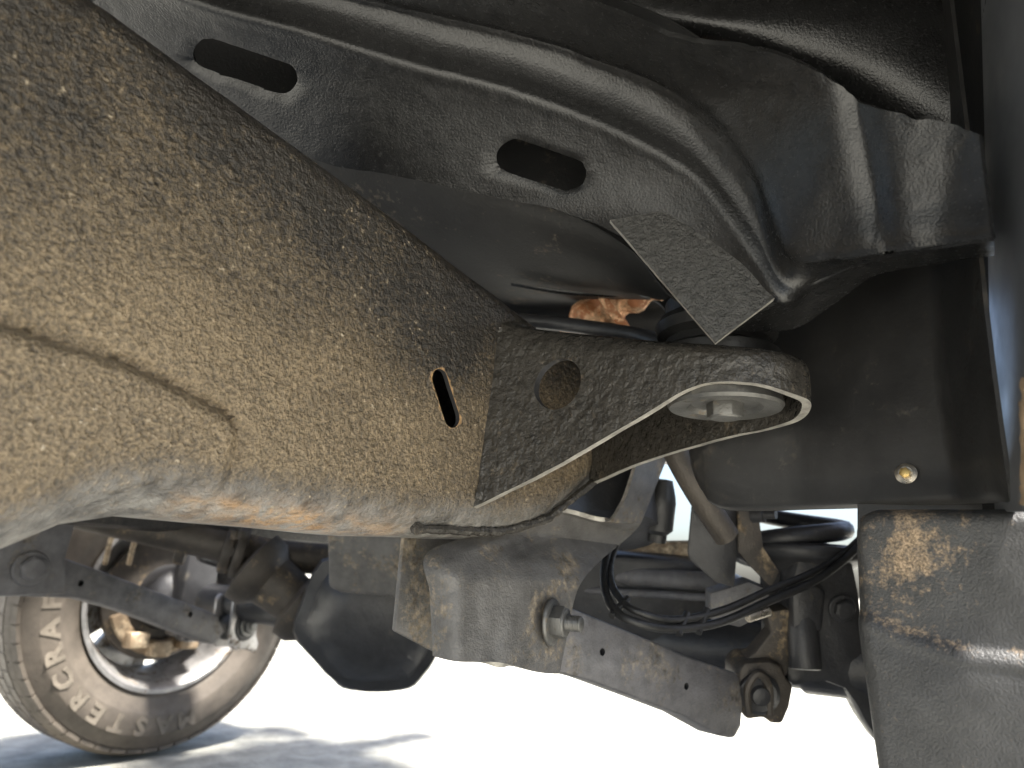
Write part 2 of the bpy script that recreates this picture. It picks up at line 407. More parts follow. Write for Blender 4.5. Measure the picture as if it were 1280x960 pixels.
# ------------------------------------------------------------------ body floor: pan, stamped outrigger, mount plate
# ridge curves in the photo with their depth
r1 = [(150, -40, .69), (248, 5, .69), (394, 46, .685), (510, 82, .68), (616, 109, .675), (708, 140, .67), (792, 177, .655), (864, 220, .64), (912, 278, .625), (945, 326, .613), (976, 372, .60), (1012, 356, .605), (1058, 333, .58), (1108, 315, .548), (1180, 303, .50), (1243, 294, .468)]
r2 = [(330, -40, .68), (400, -18, .68), (500, 5, .672), (587, 24, .665), (684, 48, .66), (745, 70, .655), (810, 93, .642), (868, 126, .628), (914, 165, .613), (952, 218, .60), (990, 312, .578), (1045, 317, .551), (1085, 312, .53), (1112, 309, .515), (1180, 299, .492), (1243, 290, .462)]
r3 = [(420, -140, .60), (500, -110, .60), (580, -80, .595), (660, -40, .59), (740, -2, .58), (800, 22, .57), (862, 45, .562), (950, 57, .548), (1010, 80, .535), (1046, 103, .527), (1074, 125, .52), (1092, 132, .513), (1112, 139, .506), (1142, 146, .496), (1199, 157, .478), (1228, 169, .466)]
r0 = [(90, 40, .76), (190, 88, .76), (300, 150, .755), (400, 200, .75), (480, 215, .745), (560, 232, .735), (640, 250, .72), (700, 263, .70), (760, 285, .685), (830, 330, .665), (895, 400, .64), (985, 408, .655), (1040, 375, .63), (1090, 340, .60), (1180, 322, .56), (1243, 312, .52)]
def pts(L): return [D(*p) for p in L]
def between(A, B, t, bulge=0, n=None):
    return [a+(b-a)*t for a, b in zip(A, B)]
R0, R1, R2, R3 = pts(r0), pts(r1), pts(r2), pts(r3)
toC = lambda P, k: [p + (CAM-p)/np.linalg.norm(CAM-p)*k for p in P]
rows = [R0, between(R0, R1, .35), between(R0, R1, .7), toC(between(R0, R1, .90), .002), toC(R1, .004), toC(between(R1, R2, .12), .0015), toC(between(R1, R2, .30), -.004),
        toC(between(R1, R2, .55), -.007), toC(between(R1, R2, .8), -.005), toC(between(R1, R2, .93), -.001), toC(R2, .002), toC(between(R2, R3, .10), .003), between(R2, R3, .35), between(R2, R3, .7), R3]
S = sheet(rows, 9, 14)
bm = bmesh.new()
def crease_push(p, i, nrow):
    x, y = to_px(p); t = i/nrow
    k = min(1, max(0, (t-.62)/.08))*math.exp(-((x-(1078+.21*(y-150)))/20)**2)
    return p + (p-CAM)/np.linalg.norm(p-CAM)*.006*k
S = [[crease_push(p, i, len(S)) for p in r] for i, r in enumerate(S)]
S = [[p + np.array([0, 0, 1])*(.0006*nz(p, 22) + .0006*nz(p, 80) - (.0045*max(0, nz(p, 75)-.15)*max(0, i/len(S)-.75)*4)) for p in r] for i, r in enumerate(S)]
V = grid(bm, S)
def cap_d(x, y, a, b):
    a, b, p = np.array(a, float), np.array(b, float), np.array((x, y)); t = np.clip(np.dot(p-a, b-a)/np.dot(b-a, b-a), 0, 1); q = a+(b-a)*t
    return np.linalg.norm(p-q), q
for a, b, r in (((645, 195), (711, 217), 23), ((264, 66), (354, 97), 20)):
    dead = []; inside = set()
    for v in bm.verts:
        x, y = to_px(v.co)
        if abs(x-(a[0]+b[0])/2) > 130 or abs(y-(a[1]+b[1])/2) > 90: continue
        if cap_d(x, y, a, b)[0] < r: inside.add(v)
    ring = {w for v in inside for e in v.link_edges for w in e.verts} - inside
    ring |= {w for v in inside for f in v.link_faces for w in f.verts} - inside
    for v in ring:
        x, y = to_px(v.co); d, q = cap_d(x, y, a, b); k = (np.array(v.co)-CAM) @ FW
        n_ = q + (np.array((x, y))-q)/d*(r+1)
        v.co = Vector(D(n_[0], n_[1], k+.002))
    bmesh.ops.delete(bm, geom=list(inside), context='VERTS')
outr = obj('floor_outrigger', bm, 'floor_paint', label='black stamped floor support with two oval slots', solid=.004, off=-1, angle=60)
outr.modifiers['s'].use_even_offset = False
# raised rims round the slots
for (p, q, r) in (((645, 195, .684), (711, 217, .684), .0165), ((262, 65, .704), (352, 96, .704), .016)):
    pass
# closing box behind the slots (the hollow of the outrigger)
bm = bmesh.new()
rows = [[p + np.array([.03, .05, .035]) for p in R0], [p + np.array([.06, .10, .12]) for p in between(R0, R1, .6)], [p + np.array([.06, .10, .13]) for p in R1], [p + np.array([0, 0, .07]) for p in R2]]
grid(bm, sheet(rows, 3, 4)); obj('inner_channel', bm, 'floor_dark', outr, solid=.002)

# angled mount plate
pl = pts([(762, 278, .655), (868, 260, .655), (968, 375, .598), (894, 431, .598)])
n = np.cross(pl[1]-pl[0], pl[3]-pl[0]); n /= np.linalg.norm(n)
if n @ (CAM-pl[0]) < 0: n = -n
bm = bmesh.new(); A = []
for i in range(25):
    a, b = pl[0]+(pl[3]-pl[0])*i/24, pl[1]+(pl[2]-pl[1])*i/24
    A.append([a+(b-a)*j/18 + n*(.0008*nz(a+(b-a)*j/18, 60)) for j in range(19)])
grid(bm, A)
mp = obj('mount_plate', bm, 'plate_paint', label='flat coarse-grained steel plate with bare cut edge', solid=.004, off=-1, extra=('bare_edge',), angle=35)
# upper floor pan, gently dented sheet above everything
bm = bmesh.new(); G = []
for x in np.linspace(-1.3, 1.0, 90):
    row = []
    for y in np.linspace(-.06, 1.45, 75):
        z = 1.12 + .02*math.sin(x*9+1)*math.cos(y*4) + .03*math.exp(-((x-.42)/.1)**2-((y-.1)/.12)**2)
        if y < .02: z -= .25*((.02-y)/.08)**2
        row.append((x, y, z))
    G.append(row)
grid(bm, G); obj('floor_pan', bm, 'floor_dark', label='dark undercoated floor pan', solid=.003)
# swoop of the inner sill seen above the outrigger lip
rows = [pts([(700, -80, .72), (860, -60, .70), (1000, -60, .68), (1160, -60, .66)]),
        pts([(760, -20, .70), (880, 8, .655), (1010, 0, .64), (1180, 0, .63)]),
        pts([(780, 20, .69), (890, 40, .655), (1020, 60, .64), (1190, 60, .62)]),
        pts([(800, 50, .70), (900, 62, .69), (1040, 110, .66), (1195, 130, .61)]),
        pts([(800, 90, .74), (900, 110, .74), (1050, 180, .70), (1200, 200, .61)]),
        pts([(800, 140, .78), (920, 170, .78), (1060, 240, .74), (1205, 300, .61)])]
bm = bmesh.new(); grid(bm, sheet(rows, 7, 8)); obj('inner_sill', bm, 'floor_paint', label='curved black sill inside above the outrigger', solid=.003, angle=70)
# recessed tunnel panel between rail and outrigger
rows = [pts([(300, 60, .86), (480, 160, .84), (700, 240, .80), (860, 330, .74)]),
        pts([(350, 160, .86), (500, 220, .84), (720, 290, .80), (850, 360, .76)]),
        pts([(400, 240, .90), (560, 290, .88), (720, 330, .85), (830, 372, .80)]),
        pts([(480, 310, .98), (620, 345, .96), (730, 362, .94), (800, 366, .90)]),
        pts([(480, 360, 1.12), (620, 385, 1.14), (740, 385, 1.14), (830, 385, 1.12)]),  # last two rows added as dark backing to close a sky gap
        pts([(480, 420, 1.14), (620, 440, 1.15), (740, 440, 1.15), (850, 440, 1.13)])]
bm = bmesh.new(); grid(bm, sheet(rows, 6, 6)); obj('floor_tunnel', bm, 'floor_dark', label='recessed dark floor behind the rail', solid=.003)
bm = bmesh.new()
P = [D(640, 352, .97), D(700, 362, .96), D(760, 366, .95), D(800, 362, .94)]
tube(bm, catmull(P, 6), .006, 8); obj('pan_lip', bm, 'floor_paint')

# rusty exhaust behind
bm = bmesh.new(); P = catmull([D(715, 440, 1.05), D(742, 395, 1.05), D(775, 372, 1.04), D(815, 350, 1.02)], 8)
tube(bm, P, [.030+.004*math.sin(i*1.1) for i in range(len(P))], 20)
lathe(bm, [(.030, 0), (.045, 0), (.045, .012), (.030, .012)], D(757, 383, 1.045), D(775, 372, 1.04)-D(742, 395, 1.05), 24)
obj('exhaust_pipe', bm, 'rust', label='rusty orange exhaust pipe above the bracket')
bm = bmesh.new(); P = catmull([D(640, 400, .98), D(700, 405, .97), D(790, 418, .9), D(830, 430, .85)], 8); tube(bm, P, .010, 14)
obj('fuel_line_cover', bm, 'black_steel')

# ------------------------------------------------------------------ fender liner (rear wall of the wheel well)
L = [(862, 548), (868, 585), (880, 610), (902, 626), (1000, 624), (1100, 620), (1200, 614), (1245, 612), (1268, 622)]
bm = bmesh.new(); G = []
for (x, y) in catmull(L, 6):
    X = .74 if x < 1000 else np.interp(x, [1000, 1200, 1270], [.74, .70, .60])
    row = []
    b = PX(x, y, X)
    for t in np.linspace(0, 1, 20):
        z = b[2]+(1.05-b[2])*t; bow = .018*math.sin(math.pi*min(1, t*2))
        row.append((b[0]-bow+.0015*nz((b[1], z, 1), 12), b[1], z))
    G.append(row)
lo = [Vector(r[0]) for r in G]
G = [[tuple(p+Vector((.05, 0, -.002)))] + [tuple(p+Vector((.02, 0, -.005)))] + [tuple(p+Vector((.004, 0, -.003)))] + r for p, r in zip(lo, G)]
grid(bm, G); ln = obj('fender_liner', bm, 'liner_plastic', label='black plastic fender liner with one small screw', solid=.003, angle=60)
c = PX(1134, 593, .705)
bm = bmesh.new(); lathe(bm, [(.0085, 0), (.009, .001), (.006, .0025), (.0058, .003)], c+np.array([-.004, 0, 0]), (-1, 0, .1), 24); sc = obj('screw', bm, 'zinc', ln, label='brass screw in the liner')
hexbolt('screw_head', c+np.array([-.007, 0, 0]), (-1, 0, .1), .0042, .004, 'brass', sc, washer=False)

# body edge at the far right
rows = [[D(x, y, d) for x, d in ((1250-.03*(600-y)*.9, .56), (1262-.02*(600-y), .52), (1290, .46), (1360, .40), (1500, .36))] for y in (-160, 100, 350, 560, 640)]
bm = bmesh.new(); grid(bm, sheet(rows, 5, 5)); rk = obj('door_sill', bm, 'fender_paint', label='blue-grey painted sill edge', solid=.004, angle=60)
rows = [[D(x, y, d) for x, d in ((1196+.03*y, .66), (1222+.025*y, .60), (1252+.02*y, .55))] for y in (-160, 100, 350, 500, 640)]
bm = bmesh.new(); grid(bm, sheet(rows, 5, 5)); obj('sill_inner', bm, 'floor_dark', rk, solid=.003, angle=60)
bm = bmesh.new(); G = []
for y in np.linspace(470, 632, 24):
    G.append([D(x, y, .44-.008*j) + np.array([.004, .002, .003])*nz((y, x, 0), .09) for j, x in enumerate((1275, 1278, 1284, 1295))])
grid(bm, G); obj('pinch_weld', bm, 'dried_mud', rk, label='mud-caked seam of the sill', solid=.003)

# ------------------------------------------------------------------ mud flap
def flap_pt(x, y, d=0):
    p = PX(x, y, .62); return p + np.array([d, 0, 0])
bm = bmesh.new(); G = []
ys = np.r_[np.linspace(645, 660, 5), np.linspace(664, 780, 28), np.linspace(783, 856, 30), np.linspace(862, 1010, 18)]
for y in ys:
    row = []
    xl = np.interp(y, [645, 652, 665, 700, 790, 960, 1010], [1092, 1082, 1078, 1079, 1084, 1109, 1118]); xr = 1420
    for u in np.r_[np.linspace(0, .12, 12), np.linspace(.13, 1, 40)]:
        x = xl+(xr-xl)*u
        crease = np.interp(x, [1080, 1130, 1200, 1280, 1420], [775, 800, 822, 832, 836])
        s = y-crease
        d = -.007/(1+math.exp(-s/9)) - .0025*math.exp(-(s/9)**2)
        d += .008*max(0, 1-u/.022)**2                       # rolled left edge
        d += .010*max(0, (654-y)/9)**2 if y < 654 else 0
        # upper corner dip
        row.append(flap_pt(x, y, d + .0015*nz((x*.01, y*.01, 0), 1.2)))
    G.append(row)
grid(bm, G)
lay = bm.verts.layers.float_color.new('dust')
for v in bm.verts:
    x, y = to_px(v.co); xo, yo = x, y; x += 60*nz((xo*.016, yo*.016, 0), 1)+22*nz((xo*.05, yo*.05, 3), 1); y += 55*nz((xo*.016, yo*.016, 5), 1)+20*nz((xo*.05, yo*.05, 8), 1)
    a = min(1, max(0, (1236-x)/120))*min(1, max(0, (772-y)/120))*min(1, max(.25, (x-1060)/60))*(1.2+.6*nz((x*.01, y*.012, 2), 3))
    crease = np.interp(x, [1080, 1130, 1200, 1280, 1420], [775, 800, 822, 832, 836])
    b = .50*math.exp(-((yo-np.interp(xo, [1080, 1130, 1200, 1280, 1420], [775, 800, 822, 832, 836])+10)/12)**2)*(.8+.8*nz((xo*.02, yo*.02, 9), 1))
    v[lay] = (min(1, max(1.05*a, b)), 0, 0, 1)
fl = obj('mud_flap', bm, 'flap_rubber', label='grey mud flap with orange mud smear at its top', solid=.006, off=1, angle=50)
bm = bmesh.new()
G = [[PX(x, y, .735) for x in (1074, 1090, 1150, 1220, 1300)] for i, y in enumerate((606, 630, 655, 690))]
grid(bm, sheet(G, 3, 3)); obj('flap_bracket', bm, 'liner_plastic', fl, solid=.006)

# ------------------------------------------------------------------ control arm bracket under the rail, with strut
pairs = [((541, 820), (700, 841)), ((539, 780), (708, 800)), ((537, 740), (721, 740)), ((535, 690), (743, 708)), ((622, 662), (774, 681)), ((692, 640), (790, 667)),
         ((756, 652), (801, 654)), ((778, 630), (811, 630)), ((790, 599), (823, 600)), ((797, 574), (838, 562))]
A = catmull([p[0] for p in pairs], 8); B = catmull([p[1] for p in pairs], 8); nn = len(A)
bm = bmesh.new(); G = []
for i in range(nn):
    row = []; t = i/8
    for u in np.linspace(0, 1, 25):
        x, y = A[i]+(B[i]-A[i])*u
        yy = np.interp(t, [0, 2.4, 3.2, 4, 5, 6, 9], [.482, .486, .498, .508, .503, .472, .470])
        if t < 4:
            k = min(1, 4-t)
            yy += k*(.03*max(0, 1-u/.22)**1.5 - .003*math.exp(-((u-.42)/.06)**2) - .010/(1+math.exp(-(u-.5)/.03)))
        yy += .0008*nz((x*.02, y*.02, 3), 1.5)
        row.append(PY(x, y + (3*math.sin(u*9) if i == 0 else 0), yy))
    G.append(row)
grid(bm, G); cb = obj('control_arm_bracket', bm, 'control_bracket_paint', label='welded grey control arm bracket below the rail', solid=.005, off=1, extra=('bare_edge',), angle=45)
cb.modifiers['s'].use_even_offset = False
weld([(x, .497-.02*max(0, (x-.62)/.12), float(ZB(x))+.008+.012*max(0, (x-.62)/.12)) for x in np.linspace(.465, .735, 12)], .0048, cb)
# inboard twin plate
bm = bmesh.new(); prism(bm, [(.52, .57, .55), (.52, .57, .44), (.60, .57, .41), (.70, .57, .41), (.74, .57, .47), (.76, .57, .55)], (0, .006, 0)); obj('inner_plate', bm, 'control_bracket_paint', cb, bevel=.002)
bc = PY(688, 777, .470)
hexbolt('pivot_bolt', bc, (.25, -1, 0), .0155, .013, 'bolt_steel', cb, stud=.018)

# ------------------------------------------------------------------ control arms
def arm(name, outline, p0, p1, width, holes, label, hr):
    """flat boxed arm whose near face lies in the vertical plane through p0-p1"""
    d = np.array(p1)-np.array(p0); n = np.array([-d[1], d[0], 0]); n /= np.linalg.norm(n)     # inward
    pt = lambda x, y: PN(x, y, p0, n)
    bm = bmesh.new(); prism(bm, [pt(*q) for q in outline], n*width)
    o = obj(name, bm, 'arm_paint', label=label, bevel=.006)
    bake(o, [slot_cut(pt(*h), pt(*h), hr, n, .012) for h in holes])
    return o, pt, n
NP0, NP1 = PY(690, 775, .492), PY(950, 868, .40)
near_arm, npt, nn_ = arm('control_arm', [(668, 748), (690, 748), (722, 762), (790, 790), (860, 820), (905, 835), (925, 842), (930, 880), (928, 908), (920, 924), (903, 921), (858, 896), (800, 874), (740, 852), (700, 841), (670, 815)],
    NP0, NP1, .045, [(753, 815), (858, 858)], 'straight grey control arm bolted to the rail bracket', .0042)
FP0, FP1 = PY(35, 712, 1.52), PY(295, 785, 1.64)
far_arm, fpt, _ = arm('control_arm', [(10, 690), (80, 697), (150, 722), (230, 752), (272, 768), (282, 790), (268, 806), (240, 796), (160, 765), (100, 748), (20, 745)],
    FP0, FP1, .05, [(101, 729), (238, 768)], 'control arm across in front of the worn tyre', .006)

# axle-side clevis, near
def clevis(pt, n, px, scale, parent, material, axis):
    c = np.array(pt(*px))
    bm = bmesh.new()
    for s in (-.004, .052):
        P = []
        for (a, b) in ((-1, -.9), (-.8, -1.15), (.5, -1.1), (.8, -.7), (.75, .2), (1.0, .6), (.9, 1.0), (.2, .95), (-.5, 1.05), (-.95, .9)):
            P.append(c + axis*a*.034*scale + np.array([0, 0, -b*.036*scale]) + n*s)
        prism(bm, P, n*.008)
    o = obj('axle_bracket', bm, material, parent, bevel=.003)
    bm = bmesh.new(); lathe(bm, [(.012, -.012), (.022*scale, -.008), (.025*scale, .0), (.025*scale, .05), (.022*scale, .058)], c, n, 28); obj('bushing', bm, 'rubber', o)
    hexbolt('bolt', c - n*.010, -n, .011*scale, .008, 'bolt_steel', o, stud=.006)
    return o
dn = (NP1-NP0)/np.linalg.norm(NP1-NP0)
bm = bmesh.new(); P = [D(x, y, .985) for x, y in ((921, 840), (932, 829), (962, 827), (978, 833), (984, 850), (993, 858), (988, 884), (979, 906), (964, 906), (957, 898), (934, 901), (922, 884))]
prism(bm, P, FW*.06); ab = obj('axle_bracket', bm, 'dirty_steel', near_arm, bevel=.006)
c = D(948, 866, .984); bm = bmesh.new(); lathe(bm, [(.028, .004), (.028, -.006), (.022, -.010), (.014, -.008), (.012, -.014), (.006, -.016)], c, FW, 28); obj('bushing', bm, 'black_steel', ab)
bm = bmesh.new(); tube(bm, catmull([D(936, 892, .978), D(934, 862, .976), D(947, 842, .975), D(961, 858, .976), D(962, 892, .978)], 6), .0055, 8); obj('bracket_lip', bm, 'dirty_steel', ab)
fd = (FP1-FP0)/np.linalg.norm(FP1-FP0)
clevis(fpt, _, (306, 782), 1.5, far_arm, 'aluminium', fd)

# far bracket
bm = bmesh.new(); prism(bm, [PY(x, y, 1.5) for x, y in ((-60, 620), (20, 640), (60, 640), (95, 655), (82, 700), (85, 742), (40, 744), (0, 746), (-60, 744))], (0, .02, 0))
fb = obj('control_arm_bracket', bm, 'arm_paint', label='smooth grey bracket holding the far control arm', bevel=.006)
hexbolt('pivot_bolt', PY(38, 711, 1.5), (.1, -1, 0), .020, .012, 'arm_paint', fb)

# ------------------------------------------------------------------ axle, differential
AX0, AX1 = Vector((1.19, .22, .41)), Vector((1.0, 1.80, .395))
bm = bmesh.new(); tube(bm, [AX0.lerp(AX1, t) for t in (0, .05, .055, .10, .105, .16, .5, 1)], [.05, .05, .052, .052, .046, .044, .042, .042], 24)
axle = obj('front_axle', bm, 'black_steel', label='dark front axle tube crossing under the engine')
dc = D(463, 795, 1.42)
out = [(366, 790), (378, 750), (402, 700), (470, 690), (548, 700), (560, 780), (548, 818), (530, 843), (512, 861), (470, 864), (438, 862), (416, 850), (392, 824)]
cx, cy = 465, 795
out = [tuple(q) for q in catmull(out, 3, True)]
bm = bmesh.new(); rings = []
for sc_, dp in ((.42, 1.335), (.62, 1.345), (.80, 1.37), (.84, 1.385), (.98, 1.39), (1.0, 1.40), (1.0, 1.43), (.96, 1.44), (.92, 1.50), (.7, 1.58), (.4, 1.60)):
    ring = []
    for k, (x, y) in enumerate(out):
        w_ = 1-(.06 if (k % 6 < 2 and .5 < sc_ < .83) else 0)
        p = D(cx+(x-cx)*sc_*w_, cy+(y-cy)*sc_*w_, dp); ring.append(p + .004*np.array([nz(p, 30), nz(p+3, 30), nz(p+7, 30)]))
    rings.append(ring)
V = grid(bm, rings, cv=True); bm.faces.new(V[0][::-1]); bm.faces.new(V[-1])
df = obj('differential', bm, 'black_steel', axle, label='angular differential housing with bolted cover hanging low', angle=28)
# pinion snout / drive shaft
bm = bmesh.new()
lathe(bm, [(.06, 0), (.075, .02), (.075, .05), (.05, .06), (.055, .12), (.075, .14), (.078, .17), (.04, .18)], D(395, 770, 1.50), D(300, 695, 1.5)-D(395, 770, 1.5), 28)
obj('pinion_housing', bm, 'dirty_steel', axle)
bm = bmesh.new(); P = [D(420, 700, 1.6), D(330, 692, 1.55), D(220, 668, 1.5), D(60, 630, 1.4)]
tube(bm, catmull(P, 6), .034, 20)
for px, py, r in ((300, 690, .055), (285, 688, .048), (232, 676, .05)):
    c = D(px, py, 1.53); lathe(bm, [(.03, -.012), (r, -.01), (r, .01), (.03, .012)], c, D(330, 692, 1.55)-D(220, 668, 1.5), 24)
for k in range(6):
    c = D(300+7*math.cos(k), 690+24*math.sin(k*1.05), 1.50); box(bm, c, (.02, .02, .02))
obj('drive_shaft', bm, 'dirty_steel', label='grimy drive shaft joint above the far control arm', bevel=.003)
# skid plate / cross member
bm = bmesh.new(); P = [D(x, y, 1.25) for x, y in ((408, 640), (410, 735), (425, 742), (540, 752), (600, 752), (600, 640))]; prism(bm, P, np.array(FW)*.08)
obj('cross_member', bm, 'control_bracket_paint', label='flat grey cross member beside the differential', bevel=.008)

# ------------------------------------------------------------------ far wheel
def wheel(c, axis_out, R, W, rim_r, lettered, label, yaw):
    root = bpy.data.objects.new('wheel', None); col.objects.link(root); root.parent = truck
    root.location = Vector(c) - truck.location
    root['label'] = label
    ax = Vector(axis_out).normalized()
    up = Vector((0, 0, 1)); sd = ax.cross(up).normalized()
    c = Vector(c)
    prof = []
    h = W/2
    prof = [(rim_r-.004, -h*.72), (rim_r+.008, -h*.80), (rim_r+.02, -h*.84), (rim_r+.05, -h*.98), (rim_r+.055, -h*1.0), (rim_r+.10, -h*1.0), (rim_r+.105, -h*.985), (R-.035, -h*.90), (R-.02, -h*.84), (R-.010, -h*.78), (R-.002, -h*.66), (R, -h*.3), (R, 0)]
    prof = prof + [(r, -a) for r, a in prof[-2::-1]]
    bm = bmesh.new(); lathe(bm, [prof[0]] + prof + [prof[-1]], c, ax, 96, up=up)
    bmesh.ops.delete(bm, geom=[f for f in bm.faces if len(f.verts) > 4], context='FACES')
    ty = obj('tyre', bm, 'tyre_rubber', root, angle=30)
    # tread blocks
    bmt = bmesh.new(); nb = 56
    for k in range(nb):
        t = 2*math.pi*k/nb
        for q, (a0, a1) in enumerate(((-h*.86, -h*.52), (-h*.46, -h*.16), (-h*.10, h*.20), (h*.26, h*.54), (h*.60, h*.86))):
            tt = t + (.5*2*math.pi/nb if q % 2 else 0); dt = 2*math.pi/nb*.45
            P = []
            for (aa, s) in ((a0, -1), (a0, 1), (a1, 1), (a1, -1)):
                ang = tt + s*dt + (aa-a0)*.25
                rr = R - (.014 if abs(aa) > h*.8 else .003)
                P.append((aa, ang, rr))
            lo = [bmt.verts.new(c + ax*a + (up*math.cos(g)+sd*math.sin(g))*(r-.004)) for a, g, r in P]
            hi = [bmt.verts.new(c + ax*a + (up*math.cos(g)+sd*math.sin(g))*(r+.0045)) for a, g, r in P]
            bmt.faces.new(hi); bmt.faces.new(lo[::-1])
            for i in range(4): bmt.faces.new((lo[i], lo[(i+1) % 4], hi[(i+1) % 4], hi[i]))
    tr = obj('tread', bmt, 'tyre_rubber', root, smooth=False); tr['kind'] = 'stuff'
    # rim barrel
    bm = bmesh.new()
    prof = [(rim_r+.004, -h*.80), (rim_r+.006, -h*.86), (rim_r-.004, -h*.87), (rim_r-.010, -h*.80), (rim_r-.018, -h*.6), (rim_r-.03, -h*.3), (rim_r-.045, 0), (rim_r-.045, h*.4), (rim_r-.02, h*.6), (rim_r-.012, h*.8), (rim_r, h*.82)]
    lathe(bm, [(rim_r+.002, -h*.80)] + prof + [(rim_r+.002, h*.8)], c, ax, 72, up=up)
    bmesh.ops.delete(bm, geom=[f for f in bm.faces if len(f.verts) > 4], context='FACES')
    rm = obj('rim', bm, 'aluminium', root)
    bm = bmesh.new()
    for k in range(6):
        t = 2*math.pi*k/6+.3; d = up*math.cos(t)+sd*math.sin(t); e = up*-math.sin(t)+sd*math.cos(t)
        P = [c+ax*h*.42+d*.03-e*.03, c+ax*h*.42+d*.03+e*.03, c+ax*h*.42+d*(rim_r-.03)+e*.088, c+ax*h*.42+d*(rim_r-.03)-e*.088]
        prism(bm, P, ax*.025)
    lathe(bm, [(.075, h*.40), (.075, h*.40+.03), (.05, h*.40+.04)], c, ax, 32)
    obj('spokes', bm, 'aluminium', rm, bevel=.004)
    # brake
    bm = bmesh.new(); lathe(bm, [(.06, -h*.35), (.160, -h*.30), (.163, -h*.28), (.163, -h*.12), (.06, -h*.10)], c, ax, 48)
    br = obj('brake_rotor', bm, 'dirty_steel', root)
    return root, ty, ax, up, sd
FWC = Vector(PY(222, 752, 1.95))
FWC.z = .392
AXF = Vector((-.06, 1, .0)).normalized()
fc = FWC + AXF*.105
root, ty, ax, up, sd = wheel(fc, AXF, .386, .225, .232, True, 'dusty tyre and steel rim on the other side', 0)
# raised letters on the inner sidewall
def letters(text, c, ax, up, sd, r, h_, start, stepdeg, off):
    for i, ch in enumerate(text):
        cu = bpy.data.curves.new('letter', 'FONT'); cu.body = ch; cu.size = .056; cu.extrude = .002; cu.align_x = 'CENTER'; cu.resolution_u = 2
        cu.offset = .0022
        t = bpy.data.objects.new('letter', cu); col.objects.link(t); bpy.context.view_layer.update()
        me = bpy.data.meshes.new_from_object(t.evaluated_get(bpy.context.evaluated_depsgraph_get())); bpy.data.objects.remove(t)
        ang = start + i*stepdeg
        # seen from -ax (camera side): right on screen = sdv
        rt = -sd
        rt = ax.cross(up).normalized()                    # screen right for a viewer looking along +ax
        d = rt*math.cos(math.radians(ang)) + up*math.sin(math.radians(ang))      # outward
        tx = rt*math.sin(math.radians(ang)) - up*math.cos(math.radians(ang))     # clockwise = reading direction
        nrm = -ax
        M = Matrix(((tx.x, d.x, nrm.x, 0), (tx.y, d.y, nrm.y, 0), (tx.z, d.z, nrm.z, 0), (0, 0, 0, 1)))
        M.translation = c + d*(r-h_/2) - ax*off
        S = Matrix.Diagonal((1.15, 1.0, 1, 1))
        me.transform(M @ S); me.materials.clear(); me.materials.append(MATS['tyre_letter'])
        o = bpy.data.objects.new('letter', me); col.objects.link(o); o.parent = ty
        o.location = -(root.location + truck.location)*0
letters('MASTERCRAFT', fc, ax, up, sd, .310, .033, -76, -11.3, .1125)

# brake parts inside the far wheel
bm = bmesh.new()
P = []
for t in np.linspace(200, 330, 14): P.append(fc - AXF*.055 + (ax.cross(up)*math.cos(math.radians(t)) + up*math.sin(math.radians(t)))*.150)
for t in np.linspace(330, 200, 14): P.append(fc - AXF*.055 + (ax.cross(up)*math.cos(math.radians(t)) + up*math.sin(math.radians(t)))*.11)
prism(bm, P, AXF*.02)
for t in (235, 265, 300): box(bm, fc - AXF*.07 + (ax.cross(up)*math.cos(math.radians(t)) + up*math.sin(math.radians(t)))*.13, (.05, .05, .04))
obj('brake_caliper', bm, 'tan_steel', root, label='tan dusty brake parts inside the rim', bevel=.006)
for px in (133, 163):
    bm = bmesh.new(); tube(bm, catmull([D(px+12, 655, 1.72), D(px+4, 680, 1.72), D(px-2, 705, 1.73)], 5), .006, 10)
    obj('brake_line', bm, 'tan_steel', label='pale brake hose hanging by the far spring')
# far knuckle and coil
bm = bmesh.new()
lathe(bm, [(.05, -.15), (.08, -.12), (.085, -.05), (.06, 0)], fc, AXF, 24)
box(bm, fc - AXF*.17 + Vector((0, 0, .02)), (.09, .07, .22)); box(bm, fc - AXF*.19 + Vector((.03, 0, -.06)), (.12, .06, .08))
obj('steering_knuckle', bm, 'black_steel', bevel=.01)
def coil(name, c, R, r, z0, z1, turns, label):
    bm = bmesh.new(); P = [(c[0]+R*math.cos(2*math.pi*t*turns), c[1]+R*math.sin(2*math.pi*t*turns), z0+(z1-z0)*t) for t in np.linspace(0, 1, int(turns*26))]
    tube(bm, P, r, 10); return obj(name, bm, 'black_steel', label=label)
coil('coil_spring', (.93, 1.62), .062, .009, .47, .95, 6, 'black coil spring by the far wheel')

# far rail, engine bulk and far inner fender
bm = bmesh.new(); box(bm, (.5, 1.52, .63), (2.6, .09, .17)); obj('frame_rail', bm, 'frame_paint', label='far frame rail in deep shade', bevel=.02)
bm = bmesh.new(); rings = []
for x, s in ((.78, .05), (.80, .14), (.88, .18), (1.1, .20), (1.25, .19), (1.27, .10)):
    rings.append([(x, 1.02+s*math.cos(t)*1.1, .86+s*math.sin(t)*1.0) for t in np.linspace(0, 2*math.pi, 25)[:-1]])
V = grid(bm, rings, cv=True); bm.faces.new(V[0][::-1]); bm.faces.new(V[-1]); obj('oil_pan', bm, 'black_steel', label='dark engine oil pan above the axle')
bm = bmesh.new(); P = [(.15, 1.78, .47), (.45, 1.78, .47), (.50, 1.78, .56), (.60, 1.78, .70), (.75, 1.78, .80), (.95, 1.78, .84), (1.2, 1.78, .80), (1.35, 1.78, .68), (1.42, 1.78, .5), (1.5, 1.78, .5), (1.5, 1.78, .94), (.15, 1.78, .94)]
prism(bm, P, (0, .02, 0)); obj('inner_fender', bm, 'floor_dark', label='dark inner fender over the far wheel')
